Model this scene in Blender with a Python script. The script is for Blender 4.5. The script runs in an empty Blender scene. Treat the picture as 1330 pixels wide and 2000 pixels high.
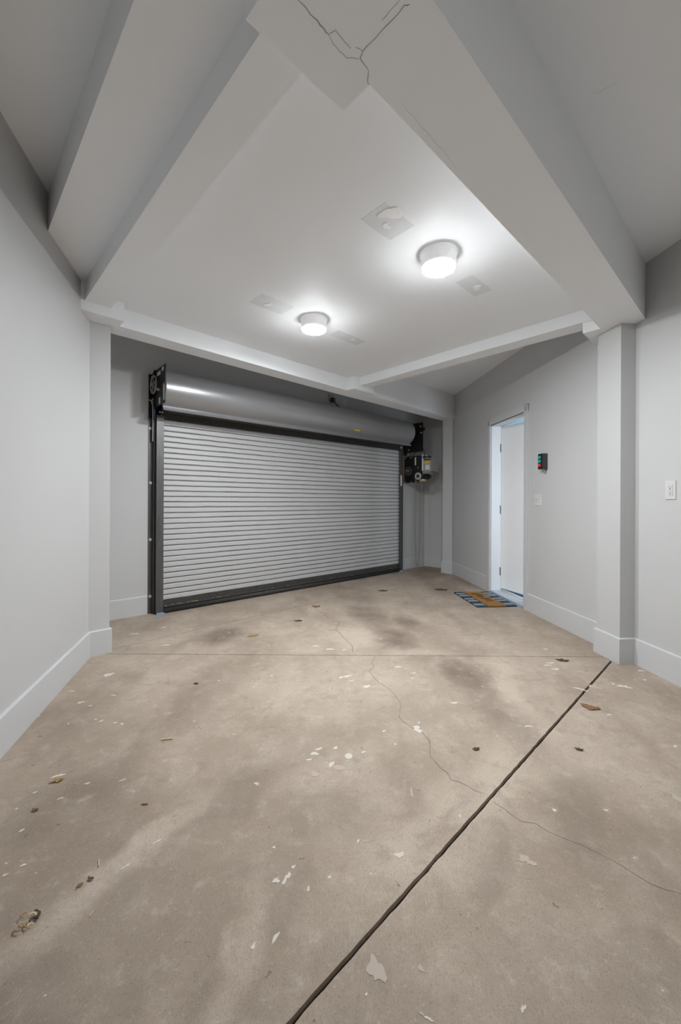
import bpy, bmesh, math, random
from mathutils import Vector, Matrix
random.seed(7)
SC = bpy.context.scene
COL = SC.collection

# ------------------------------------------------------------------ camera, world, exposure
cam_d = bpy.data.cameras.new('camera')
cam_d.sensor_fit = 'VERTICAL'; cam_d.sensor_height = 36.0
cam_d.lens = 787.0 * 36.0 / 2000.0
cam_d.shift_y = -(1000 - 976.7) / 2000.0
cam_d.clip_start = 0.02
cam = bpy.data.objects.new('camera', cam_d); COL.objects.link(cam)
cam.location = (0, 0, 1.13)
cam.rotation_euler = (math.radians(90), math.radians(-0.255), 0)
SC.camera = cam

world = bpy.data.worlds.new('sky'); SC.world = world; world.use_nodes = True
world.node_tree.nodes['Background'].inputs[0].default_value = (0.55, 0.72, 1.0, 1)
world.node_tree.nodes['Background'].inputs[1].default_value = 1.0

SC.view_settings.view_transform = 'Standard'
SC.view_settings.look = 'None'
SC.view_settings.gamma = 1.0
SC.view_settings.use_curve_mapping = False
SC.view_settings.exposure = 0.60
LAMP_COL = (0.945, 0.975, 1.0)
LAMP_EDGE = 90.0
LAMP_POWER = 305.0      # emission of the lamp lenses
DAY_POWER = 10.0       # emission of the daylit window pane in the lobby behind the door

# ------------------------------------------------------------------ frames
def ang(a): a = math.radians(a); return Vector((math.sin(a), math.cos(a), 0))
U = ang(46.215); V = ang(-43.785)
def UV(u, v, z=0): p = U*u + V*v; return Vector((p.x, p.y, z))
S0 = Vector((-2.142, 3.764, 0)); S1 = Vector((1.449, 6.971, 0))
D = (S1 - S0).normalized(); N = Vector((D.y, -D.x, 0))
def SN(s, n, z=0): p = S0 + D*s + N*n; return Vector((p.x, p.y, z))
ED = ang(-5.18); EN = Vector((-ED.y, ED.x, 0))          # EN points into the room
E0 = Vector((2.044, 2.806, 0)) - EN*0.014
def EW(y, d=0.0, z=0):                                   # point of the right wall at world Y = y (d into the room)
    t = (y - E0.y) / ED.y; p = E0 + ED*t + EN*d; return Vector((p.x, p.y, z))
WD = ang(-15.5); WN = Vector((WD.y, -WD.x, 0))
W0 = Vector((-1.791, 2.907, 0)) - WN*0.014
def WW(y, d=0.0, z=0):
    t = (y - W0.y) / WD.y; p = W0 + WD*t + WN*d; return Vector((p.x, p.y, z))

# ------------------------------------------------------------------ materials
def mat(name):
    m = bpy.data.materials.new(name); m.use_nodes = True
    nt = m.node_tree; b = nt.nodes['Principled BSDF']
    return m, nt, b
def N_(nt, t, **kw):
    n = nt.nodes.new(t)
    for k, v in kw.items(): setattr(n, k, v)
    return n
def simple(name, col, rough=0.5, metal=0.0, var=0.06, scale=8.0, bump=0.0, bscale=200.0, stretch=None, spec=0.5):
    m, nt, b = mat(name)
    geo = N_(nt, 'ShaderNodeTexCoord')
    src = geo.outputs['Object']
    if stretch:
        mp = N_(nt, 'ShaderNodeMapping'); mp.inputs['Scale'].default_value = stretch
        nt.links.new(src, mp.inputs[0]); src = mp.outputs[0]
    nz = N_(nt, 'ShaderNodeTexNoise'); nz.inputs['Scale'].default_value = scale; nz.inputs['Detail'].default_value = 4
    nt.links.new(src, nz.inputs['Vector'])
    mx = N_(nt, 'ShaderNodeMix', data_type='RGBA')
    c = Vector(col)
    mx.inputs[6].default_value = (*(c*(1-var)), 1); mx.inputs[7].default_value = (*[min(1, x*(1+var)) for x in c], 1)
    nt.links.new(nz.outputs['Fac'], mx.inputs[0]); nt.links.new(mx.outputs[2], b.inputs['Base Color'])
    b.inputs['Roughness'].default_value = rough; b.inputs['Metallic'].default_value = metal
    b.inputs['Specular IOR Level'].default_value = spec
    if bump:
        n2 = N_(nt, 'ShaderNodeTexNoise'); n2.inputs['Scale'].default_value = bscale; n2.inputs['Detail'].default_value = 3
        nt.links.new(src, n2.inputs['Vector'])
        bp = N_(nt, 'ShaderNodeBump'); bp.inputs['Strength'].default_value = bump; bp.inputs['Distance'].default_value = 0.004
        nt.links.new(n2.outputs['Fac'], bp.inputs['Height']); nt.links.new(bp.outputs[0], b.inputs['Normal'])
    return m
def emis(name, col, power):
    m, nt, b = mat(name)
    b.inputs['Base Color'].default_value = (0.9, 0.9, 0.9, 1)
    b.inputs['Emission Color'].default_value = (*col, 1); b.inputs['Emission Strength'].default_value = power
    return m
M = {}
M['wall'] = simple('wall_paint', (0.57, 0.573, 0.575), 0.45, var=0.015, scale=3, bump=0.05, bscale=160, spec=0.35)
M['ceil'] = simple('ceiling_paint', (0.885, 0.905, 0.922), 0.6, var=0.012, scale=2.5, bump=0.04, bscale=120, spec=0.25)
M['trim'] = simple('trim_paint', (0.60, 0.608, 0.617), 0.38, var=0.015, scale=5, spec=0.4)
M['door'] = simple('door_paint', (0.84, 0.84, 0.84), 0.4, var=0.02, scale=6)
M['patch'] = simple('ceiling_old_paint', (0.765, 0.785, 0.80), 0.8, var=0.05, scale=14)
M['plaster'] = simple('plaster_filler', (0.92, 0.92, 0.915), 0.8, var=0.04, scale=40, bump=0.3)
M['crack'] = simple('crack_line', (0.36, 0.345, 0.32), 0.9, var=0.2, scale=60)
M['fcrack'] = simple('floor_crack_line', (0.14, 0.115, 0.09), 0.95, var=0.3, scale=60)
M['fcrack2'] = simple('floor_crack_pale', (0.25, 0.215, 0.18), 0.95, var=0.3, scale=60)
M['joint'] = simple('joint_dirt', (0.050, 0.035, 0.023), 0.95, var=0.4, scale=60)
M['slat'] = simple('galvanised_slat', (0.53, 0.53, 0.535), 0.5, 0.1, var=0.10, scale=3, stretch=(2, 30, 30), spec=0.5)
M['hood'] = simple('hood_steel', (0.34, 0.34, 0.347), 0.33, 0.45, var=0.04, scale=3)
M['steel'] = simple('grey_steel', (0.34, 0.34, 0.335), 0.45, 0.5, var=0.25, scale=10, stretch=(6, 6, 1.5))
M['guide'] = simple('guide_steel', (0.12, 0.12, 0.118), 0.42, 0.55, var=0.4, scale=7, stretch=(8, 8, 1.2))
M['black'] = simple('black_steel', (0.012, 0.012, 0.012), 0.4, 0.2, var=0.3, scale=20)
M['rubber'] = simple('black_rubber', (0.035, 0.035, 0.035), 0.6, var=0.35, scale=25)
M['dusty'] = simple('dusty_rubber', (0.05, 0.047, 0.042), 0.85, var=0.6, scale=60)
M['zinc'] = simple('zinc_bolt', (0.62, 0.62, 0.6), 0.4, 0.5, var=0.15, scale=60)
M['chain'] = simple('old_chain', (0.24, 0.20, 0.15), 0.5, 0.5, var=0.4, scale=40)
M['brown'] = simple('plywood_edge', (0.42, 0.22, 0.09), 0.7, var=0.2, scale=30)
M['grey_box'] = simple('motor_grey', (0.33, 0.33, 0.34), 0.5, 0.1, var=0.1, scale=15)
M['pale'] = simple('pale_sticker', (0.75, 0.75, 0.72), 0.6, var=0.08, scale=40)
M['yellow'] = simple('yellow_sticker', (0.75, 0.52, 0.02), 0.5, var=0.05, scale=30)
M['orange'] = simple('orange_sticker', (0.8, 0.22, 0.03), 0.5, var=0.05, scale=30)
M['blue'] = simple('blue_sticker', (0.12, 0.2, 0.5), 0.5, var=0.05, scale=30)
M['tape'] = simple('blue_tape', (0.22, 0.40, 0.68), 0.6, var=0.15, scale=30)
M['green'] = simple('green_button', (0.03, 0.42, 0.34), 0.35, var=0.03)
M['red'] = simple('red_button', (0.75, 0.05, 0.07), 0.35, var=0.03)
M['darkbox'] = simple('dark_plastic', (0.045, 0.045, 0.043), 0.5, var=0.1)
M['plate'] = simple('white_plastic', (0.66, 0.66, 0.655), 0.35, var=0.01)
M['slot'] = simple('dark_slot', (0.04, 0.04, 0.04), 0.6)
M['seam'] = simple('plate_seam', (0.45, 0.45, 0.44), 0.6)
M['hinge'] = simple('hinge_metal', (0.10, 0.10, 0.11), 0.4, 0.6)
M['sill'] = simple('sill_paint', (0.42, 0.47, 0.53), 0.35, var=0.06, scale=20)
M['sillwood'] = simple('sill_wood', (0.66, 0.58, 0.47), 0.55, var=0.1, scale=20)
M['carpet'] = simple('lobby_carpet', (0.03, 0.11, 0.20), 0.95, var=0.3, scale=80)
M['lobby'] = simple('lobby_wall', (0.24, 0.38, 0.44), 0.7, var=0.03)
M['coir'] = simple('coir', (0.34, 0.16, 0.034), 0.95, var=0.35, scale=14, bump=0.6, bscale=400)
M['coirdark'] = simple('coir_print', (0.13, 0.07, 0.025), 0.95, var=0.4, scale=30, bump=0.5, bscale=400)
M['matblack'] = simple('mat_black', (0.015, 0.018, 0.022), 0.95, var=0.3, scale=60)
M['matblue'] = simple('mat_blue', (0.035, 0.095, 0.16), 0.95, var=0.3, scale=60)
M['matgrey'] = simple('mat_grey', (0.33, 0.35, 0.37), 0.95, var=0.2, scale=60)
M['paint_spot'] = simple('spilt_paint', (0.63, 0.575, 0.52), 0.8, var=0.12, scale=60)
M['paint_thin'] = simple('thin_spilt_paint', (0.455, 0.39, 0.33), 0.85, var=0.12, scale=80)
M['leaf'] = simple('dry_leaf', (0.22, 0.12, 0.06), 0.9, var=0.35, scale=50)
M['leafdark'] = simple('dark_leaf', (0.075, 0.055, 0.035), 0.9, var=0.35, scale=50)
M['straw'] = simple('straw', (0.62, 0.48, 0.28), 0.8, var=0.25, scale=50)
M['wood'] = simple('wood_chip', (0.36, 0.23, 0.10), 0.8, var=0.3, scale=50)
M['lens'] = emis('lamp_lens', LAMP_COL, LAMP_POWER)
M['lensside'] = emis('lamp_lens_edge', LAMP_COL, LAMP_EDGE)
M['lensrim'] = emis('lamp_lens_rim', LAMP_COL, 0.12)
M['lampring'] = simple('lamp_body', (0.80, 0.80, 0.79), 0.4, var=0.01)
M['daypane'] = emis('daylit_pane', (0.80, 0.90, 1.0), DAY_POWER)
M['cord'] = simple('black_cord', (0.02, 0.02, 0.02), 0.5)

def floor_material():
    m, nt, b = mat('stained_concrete')
    L = nt.links.new
    geo = N_(nt, 'ShaderNodeNewGeometry')
    pos = geo.outputs['Position']
    def noise(scale, detail=4, rough=0.5, vec=pos, dist=0.0):
        n = N_(nt, 'ShaderNodeTexNoise'); n.inputs['Scale'].default_value = scale; n.inputs['Detail'].default_value = detail
        n.inputs['Roughness'].default_value = rough; n.inputs['Distortion'].default_value = dist
        L(vec, n.inputs['Vector']); return n
    def ramp(sock, a, c, lo=0.0, hi=1.0, smooth=True):
        r = N_(nt, 'ShaderNodeMapRange'); r.interpolation_type = 'SMOOTHSTEP' if smooth else 'LINEAR'
        r.inputs['From Min'].default_value = a; r.inputs['From Max'].default_value = c
        r.inputs['To Min'].default_value = lo; r.inputs['To Max'].default_value = hi
        L(sock, r.inputs['Value']); return r.outputs[0]
    def math_(op, x, y=None):
        n = N_(nt, 'ShaderNodeMath', operation=op)
        for i, s in enumerate((x, y)):
            if s is None: continue
            if isinstance(s, (int, float)): n.inputs[i].default_value = s
            else: L(s, n.inputs[i])
        return n.outputs[0]
    def mix(f, c1, c2):
        n = N_(nt, 'ShaderNodeMix', data_type='RGBA')
        for i, s in ((0, f), (6, c1), (7, c2)):
            if isinstance(s, (int, float)): n.inputs[i].default_value = s
            elif isinstance(s, tuple): n.inputs[i].default_value = (*s, 1)
            else: L(s, n.inputs[i])
        return n.outputs[2]
    # warped position
    wn = noise(3.2, 6, 0.6)
    sub = N_(nt, 'ShaderNodeVectorMath', operation='SUBTRACT'); L(wn.outputs['Color'], sub.inputs[0]); sub.inputs[1].default_value = (0.5, 0.5, 0.5)
    scl = N_(nt, 'ShaderNodeVectorMath', operation='SCALE'); L(sub.outputs[0], scl.inputs[0]); scl.inputs['Scale'].default_value = 0.26
    wp = N_(nt, 'ShaderNodeVectorMath', operation='ADD'); L(pos, wp.inputs[0]); L(scl.outputs[0], wp.inputs[1])
    wpos = wp.outputs[0]
    # base tones
    base = mix(ramp(noise(1.1, 5, 0.55).outputs['Fac'], 0.32, 0.68), (0.355, 0.285, 0.223), (0.450, 0.371, 0.300))
    base = mix(ramp(noise(4.5, 6, 0.6).outputs['Fac'], 0.40, 0.72, 0, 0.45), base, (0.575, 0.495, 0.41))
    # long tyre bands running down the bay
    mp = N_(nt, 'ShaderNodeMapping'); mp.inputs['Rotation'].default_value = (0, 0, math.radians(-6)); mp.inputs['Scale'].default_value = (3.6, 0.55, 1)
    L(wpos, mp.inputs[0])
    bands = ramp(noise(1.0, 3, 0.5, mp.outputs[0]).outputs['Fac'], 0.48, 0.70, 0, 0.40)
    base = mix(bands, base, (0.235, 0.180, 0.135))
    # leading broad ellipses paint dimness into the near floor; then individual stains: x, y, rx, ry, angle, strength
    stains_and_shade = [(-0.75, 1.05, .55, .55, -25, .50), (-1.05, 1.75, .3, .6, 10, .35), (0.7, 0.9, .6, .45, 0, .35), (-0.1, 0.8, .6, .35, 0, .4), (1.0, 1.25, .35, .35, -30, .35), (-0.98, 3.36, .20, .28, -20, 1.0), (0.42, 3.30, .20, .34, 10, 1.0), (0.62, 3.72, .16, .26, 20, .85), (0.27, 3.98, .22, .50, 20, .8), (0.13, 4.65, .28, .35, 20, .5),
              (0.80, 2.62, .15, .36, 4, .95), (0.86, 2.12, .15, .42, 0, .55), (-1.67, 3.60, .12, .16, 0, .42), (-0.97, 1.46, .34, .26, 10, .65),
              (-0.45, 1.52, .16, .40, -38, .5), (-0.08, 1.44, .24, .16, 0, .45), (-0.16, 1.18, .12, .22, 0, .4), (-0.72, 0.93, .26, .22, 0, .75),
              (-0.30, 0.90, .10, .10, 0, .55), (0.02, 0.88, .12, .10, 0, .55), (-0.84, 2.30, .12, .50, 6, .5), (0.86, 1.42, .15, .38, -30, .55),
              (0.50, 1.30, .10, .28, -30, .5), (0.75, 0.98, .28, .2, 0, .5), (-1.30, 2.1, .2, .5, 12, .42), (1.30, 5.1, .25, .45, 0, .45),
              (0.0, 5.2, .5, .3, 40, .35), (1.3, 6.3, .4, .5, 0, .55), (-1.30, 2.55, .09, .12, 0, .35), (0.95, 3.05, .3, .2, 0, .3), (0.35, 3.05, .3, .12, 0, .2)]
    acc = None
    for (x, y, rx, ry, a, s) in stains_and_shade:
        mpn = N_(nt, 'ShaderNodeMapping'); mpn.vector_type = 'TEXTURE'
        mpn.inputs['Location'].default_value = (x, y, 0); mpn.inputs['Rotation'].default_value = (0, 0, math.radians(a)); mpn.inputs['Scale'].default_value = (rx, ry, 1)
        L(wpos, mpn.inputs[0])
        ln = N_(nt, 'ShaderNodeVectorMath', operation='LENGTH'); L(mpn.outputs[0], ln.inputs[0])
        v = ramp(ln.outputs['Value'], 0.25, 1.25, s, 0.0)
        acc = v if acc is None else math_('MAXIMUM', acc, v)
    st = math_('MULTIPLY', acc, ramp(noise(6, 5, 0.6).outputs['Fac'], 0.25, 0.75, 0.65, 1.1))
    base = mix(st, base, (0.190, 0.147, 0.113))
    # pale worn patches
    pale = [(0.12, 3.3, .30, .28, 0, .55), (0.55, 3.0, .25, .1, 0, .5), (0.62, 1.62, .12, .55, -33, .5), (0.30, 1.42, .07, .4, -40, .45), (-0.66, 1.28, .06, .42, -28, .5),
            (1.05, 2.5, .10, .5, -12, .5), (-0.1, 2.45, .5, .35, 0, .35), (0.34, 1.25, .1, .1, 0, .45), (1.1, 1.75, .35, .3, -20, .3), (-0.25, 1.0, .05, .25, -5, .4)]
    acc = None
    for (x, y, rx, ry, a, s) in pale:
        mpn = N_(nt, 'ShaderNodeMapping'); mpn.vector_type = 'TEXTURE'
        mpn.inputs['Location'].default_value = (x, y, 0); mpn.inputs['Rotation'].default_value = (0, 0, math.radians(a)); mpn.inputs['Scale'].default_value = (rx, ry, 1)
        L(wpos, mpn.inputs[0])
        ln = N_(nt, 'ShaderNodeVectorMath', operation='LENGTH'); L(mpn.outputs[0], ln.inputs[0])
        v = ramp(ln.outputs['Value'], 0.2, 1.3, s, 0.0)
        acc = v if acc is None else math_('MAXIMUM', acc, v)
    base = mix(acc, base, (0.59, 0.505, 0.415))
    # fine grain, pores and small paint flecks
    mg = N_(nt, 'ShaderNodeMapping'); mg.inputs['Rotation'].default_value = (0, 0, math.radians(-44)); mg.inputs['Scale'].default_value = (1.0, 0.42, 1)
    L(pos, mg.inputs[0])
    grain = noise(190, 3, 0.65, mg.outputs[0])
    base = mix(ramp(grain.outputs['Fac'], 0.50, 0.74, 0, 0.34), base, (0.13, 0.105, 0.085))
    base = mix(ramp(noise(75, 4, 0.7).outputs['Fac'], 0.55, 0.78, 0, 0.45), base, (0.60, 0.53, 0.46))
    base = mix(ramp(noise(9.0, 7, 0.68, wpos).outputs['Fac'], 0.46, 0.74, 0, 0.50), base, (0.245, 0.195, 0.152))
    base = mix(ramp(noise(13.0, 7, 0.68).outputs['Fac'], 0.52, 0.78, 0, 0.42), base, (0.60, 0.52, 0.44))
    base = mix(ramp(noise(260, 2, 0.6).outputs['Fac'], 0.50, 0.72, 0, 0.42), base, (0.15, 0.12, 0.095))
    fleck = noise(26, 2, 0.5)
    base = mix(ramp(fleck.outputs['Fac'], 0.735, 0.76, 0, 0.8), base, (0.70, 0.65, 0.59))
    dirt = noise(34, 2, 0.5, wpos)
    base = mix(ramp(dirt.outputs['Fac'], 0.725, 0.76, 0, 0.6), base, (0.13, 0.10, 0.075))
    L(base, b.inputs['Base Color'])
    b.inputs['Roughness'].default_value = 0.8; b.inputs['Specular IOR Level'].default_value = 0.3
    bp = N_(nt, 'ShaderNodeBump'); bp.inputs['Strength'].default_value = 0.35; bp.inputs['Distance'].default_value = 0.002
    L(grain.outputs['Fac'], bp.inputs['Height']); L(bp.outputs[0], b.inputs['Normal'])
    return m
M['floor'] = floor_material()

# ------------------------------------------------------------------ mesh helpers
def link(name, me, material, parent=None, smooth=False):
    o = bpy.data.objects.new(name, me); COL.objects.link(o)
    if material is not None and not me.materials: me.materials.append(M[material] if isinstance(material, str) else material)
    if parent is not None: o.parent = parent
    if smooth:
        for p in me.polygons: p.use_smooth = True
    return o
def finish(bm, name):
    bmesh.ops.recalc_face_normals(bm, faces=bm.faces)
    me = bpy.data.meshes.new(name); bm.to_mesh(me); bm.free(); return me
def add_prism(bm, poly, z0, z1):
    lo = [bm.verts.new((p[0], p[1], z0)) for p in poly]; hi = [bm.verts.new((p[0], p[1], z1)) for p in poly]
    n = len(poly)
    bm.faces.new(lo); bm.faces.new(hi)
    for i in range(n): bm.faces.new((lo[i], lo[(i+1) % n], hi[(i+1) % n], hi[i]))
def prism(name, poly, z0, z1, material, parent=None, slope=False):
    bm = bmesh.new(); add_prism(bm, poly, z0, z1)
    return link(name, finish(bm, name), material, parent)
def prisms(name, items, material, parent=None, slope=False):
    bm = bmesh.new()
    for poly, z0, z1 in items: add_prism(bm, poly, z0, z1)
    return link(name, finish(bm, name), material, parent)
def rect(F, a0, a1, b0, b1): return [F(a0, b0), F(a1, b0), F(a1, b1), F(a0, b1)]
def EWr(y0, y1, d0, d1): return [EW(y0, d0), EW(y1, d0), EW(y1, d1), EW(y0, d1)]
def sweep(name, prof, frame, t0, t1, material, parent=None, segs=1, smooth=False, jitter=None, caps=True):
    """extrude a closed 2-D profile (n, z) along a frame's first axis"""
    bm = bmesh.new(); rings = []
    for i in range(segs+1):
        t = t0 + (t1-t0)*i/segs
        ring = []
        for k, (n, z) in enumerate(prof):
            j = jitter(i, k) if jitter else 0
            ring.append(bm.verts.new(frame(t, n, z + j)))
        rings.append(ring)
    m = len(prof)
    for i in range(segs):
        for k in range(m): bm.faces.new((rings[i][k], rings[i][(k+1) % m], rings[i+1][(k+1) % m], rings[i+1][k]))
    if caps: bm.faces.new(rings[0]); bm.faces.new(rings[-1])
    return link(name, finish(bm, name), material, parent, smooth)
def tube(name, pts, r, material, parent=None, segs=8):
    cu = bpy.data.curves.new(name, 'CURVE'); cu.dimensions = '3D'; cu.bevel_depth = r; cu.bevel_resolution = 2; cu.use_fill_caps = True
    sp = cu.splines.new('POLY'); sp.points.add(len(pts)-1)
    for p, q in zip(sp.points, pts): p.co = (*q, 1)
    tmp = bpy.data.objects.new('tmp', cu); COL.objects.link(tmp)
    dg = bpy.context.evaluated_depsgraph_get()
    me = bpy.data.meshes.new_from_object(tmp.evaluated_get(dg)); bpy.data.objects.remove(tmp); bpy.data.curves.remove(cu)
    me.name = name; me.materials.clear()
    return link(name, me, material, parent, True)
def add_cyl(bm, c, axis, r, h, seg=20, r2=None):
    """cylinder from c along axis"""
    axis = Vector(axis).normalized(); a = axis.orthogonal().normalized(); b = axis.cross(a)
    r2 = r if r2 is None else r2
    lo = []; hi = []
    for i in range(seg):
        t = 2*math.pi*i/seg; d = a*math.cos(t) + b*math.sin(t)
        lo.append(bm.verts.new(Vector(c) + d*r)); hi.append(bm.verts.new(Vector(c) + axis*h + d*r2))
    bm.faces.new(lo); bm.faces.new(hi)
    for i in range(seg): bm.faces.new((lo[i], lo[(i+1) % seg], hi[(i+1) % seg], hi[i]))
def cyl(name, c, axis, r, h, material, parent=None, seg=20, r2=None):
    bm = bmesh.new(); add_cyl(bm, c, axis, r, h, seg, r2); return link(name, finish(bm, name), material, parent)
def add_torus(bm, c, axis, R, r, seg=24, ring=8, flat=1.0, adir=None):
    axis = Vector(axis).normalized(); a = Vector(adir).normalized() if adir else axis.orthogonal().normalized(); b = axis.cross(a)
    rows = []
    for i in range(seg):
        t = 2*math.pi*i/seg; d = a*math.cos(t)*flat + b*math.sin(t); dn = (a*math.cos(t) + b*math.sin(t)).normalized()
        row = []
        for k in range(ring):
            p = 2*math.pi*k/ring
            row.append(bm.verts.new(Vector(c) + d*R + dn*r*math.cos(p) + axis*r*math.sin(p)))
        rows.append(row)
    for i in range(seg):
        for k in range(ring):
            bm.faces.new((rows[i][k], rows[(i+1) % seg][k], rows[(i+1) % seg][(k+1) % ring], rows[i][(k+1) % ring]))
def strip(name, pts, w, z, material, parent, slope=False, wob=0.4):
    """thin crack: a ribbon along a polyline lying in a horizontal surface, 0.6 mm thick"""
    fine = []
    rnd = random.Random(len(pts)*13 + int(abs(pts[0][0])*100))
    for i in range(len(pts)-1):
        a, b = Vector((*pts[i][:2], 0)), Vector((*pts[i+1][:2], 0)); n = max(2, int((b-a).length/0.02))
        for k in range(n):
            p = a.lerp(b, k/n); p += Vector((rnd.uniform(-1, 1), rnd.uniform(-1, 1), 0))*0.0025*(k > 0); fine.append(p)
    fine.append(Vector((*pts[-1][:2], 0)))
    bm = bmesh.new(); A = []; B = []; A2 = []; B2 = []
    for i, p in enumerate(fine):
        t = (fine[min(i+1, len(fine)-1)] - fine[max(i-1, 0)]).normalized(); n = Vector((-t.y, t.x, 0))
        e = 0.25 if i in (0, len(fine)-1) else 1
        ww = w*(1 + rnd.uniform(-wob, wob))*0.5*e
        for lst, s, zz in ((A, 1, z), (B, -1, z), (A2, 1, z-0.0006 if slope else z-0.004), (B2, -1, z-0.0006 if slope else z-0.004)):
            q = p + n*ww*s; q.z = zz
            lst.append(bm.verts.new(q))
    for i in range(len(fine)-1):
        for X, Y in ((A, B), (A2, B2), (A, A2), (B, B2)):
            bm.faces.new((X[i], X[i+1], Y[i+1], Y[i]))
    return link(name, finish(bm, name), material, parent)
def tag(o, label, cat, group=None, kind=None):
    o['label'] = label; o['category'] = cat
    if group: o['group'] = group
    if kind: o['kind'] = kind
    return o
def struct(o, label, cat): return tag(o, label, cat, kind='structure')
def empty(name, loc=(0, 0, 0)):
    o = bpy.data.objects.new(name, None); o.location = loc; o.empty_display_size = 0.1; COL.objects.link(o); return o

# ------------------------------------------------------------------ floor: four concrete slabs with open joints
def clip(poly, p, q, w):
    """keep the part of poly on the left of p->q, at least w away"""
    d = (q - p).normalized(); n = Vector((-d.y, d.x, 0)); out = []
    f = lambda a: (a - p).dot(n) - w
    for i in range(len(poly)):
        a, b = poly[i], poly[(i+1) % len(poly)]; fa, fb = f(a), f(b)
        if fa >= 0: out.append(a)
        if fa*fb < 0: out.append(a.lerp(b, fa/(fa-fb)))
    return out
R0 = [Vector(p) for p in ((-3.0, -2.7, 0), (3.0, -2.7, 0), (3.0, 7.4, 0), (-3.0, 7.4, 0))]
JC = (Vector((0.005, 0.976, 0)), Vector((1.907, 2.837, 0)))
JA = (Vector((-1.621, 2.942, 0)), Vector((1.901, 2.925, 0)))
JB = (Vector((-1.717, 3.032, 0)), Vector((1.16, 5.828, 0)))
wc, wa, wb = 0.0065, 0.0030, 0.0030
floor = prism('floor', R0, -0.08, -0.016, 'joint')
struct(floor, 'stained beige concrete floor with open joints and cracks', 'floor')
near_ = clip(R0, JC[1], JC[0], wc)
rest = clip(R0, JC[0], JC[1], wc)
mid = clip(rest, JA[1], JA[0], wa)
far = clip(rest, JA[0], JA[1], wa)
tri = clip(far, JB[1], JB[0], wb)
back = clip(far, JB[0], JB[1], wb)
def rough_poly(poly, amp, seed):
    r = random.Random(seed); out = []
    for i in range(len(poly)):
        a, b = poly[i], poly[(i+1) % len(poly)]; L = (b-a).length
        out.append(a)
        if any(abs((a-p).cross((q-p).normalized()).z) < 0.02 and abs((b-p).cross((q-p).normalized()).z) < 0.02 for p, q in (JC, JA, JB)):
            n = int(L/0.03); k = amp if abs((a-JC[0]).cross((JC[1]-JC[0]).normalized()).z) < 0.02 else amp*0.45
            nn = Vector((-(b-a).y, (b-a).x, 0)).normalized()
            for j in range(1, n): out.append(a.lerp(b, j/n) + nn*r.uniform(-k, k))
    return out
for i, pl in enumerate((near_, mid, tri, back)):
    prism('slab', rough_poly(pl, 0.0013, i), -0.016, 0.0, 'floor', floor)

def blob_mesh(name, seed, mat_, rag=0.35, n=18, th=0.0008):
    r = random.Random(seed); ph = [r.uniform(0, 6.28) for _ in range(4)]
    bm = bmesh.new(); pts = []
    for i in range(n):
        t = 2*math.pi*i/n
        k = 1 + rag*(0.5*math.sin(2*t+ph[0]) + 0.35*math.sin(3*t+ph[1]) + 0.3*math.sin(5*t+ph[2])) + r.uniform(-rag, rag)*0.35
        pts.append(Vector((math.cos(t)*k, math.sin(t)*k, 0)))
    add_prism(bm, pts, -th*0.5, th)
    me = finish(bm, name); me.materials.append(M[mat_]); return me
blobs = [blob_mesh('paint_spot', i, 'paint_spot', rag) for i, rag in enumerate((0.08, 0.45, 0.6, 0.75))]
blobs_thin = [blob_mesh('paint_spot', 10+i, 'paint_thin', rag) for i, rag in enumerate((0.2, 0.5, 0.75))]
def spot(x, y, rx, ry, a=0, k=None, thin=False):
    me = random.choice(blobs_thin) if thin else (blobs[k] if k is not None else random.choice(blobs[1:]))
    o = bpy.data.objects.new('paint_spot', me); COL.objects.link(o); o.parent = floor
    o.location = (x, y, 0.0002); o.scale = (rx*0.82, ry*0.82, 1); o.rotation_euler = (0, 0, math.radians(a))
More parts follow.
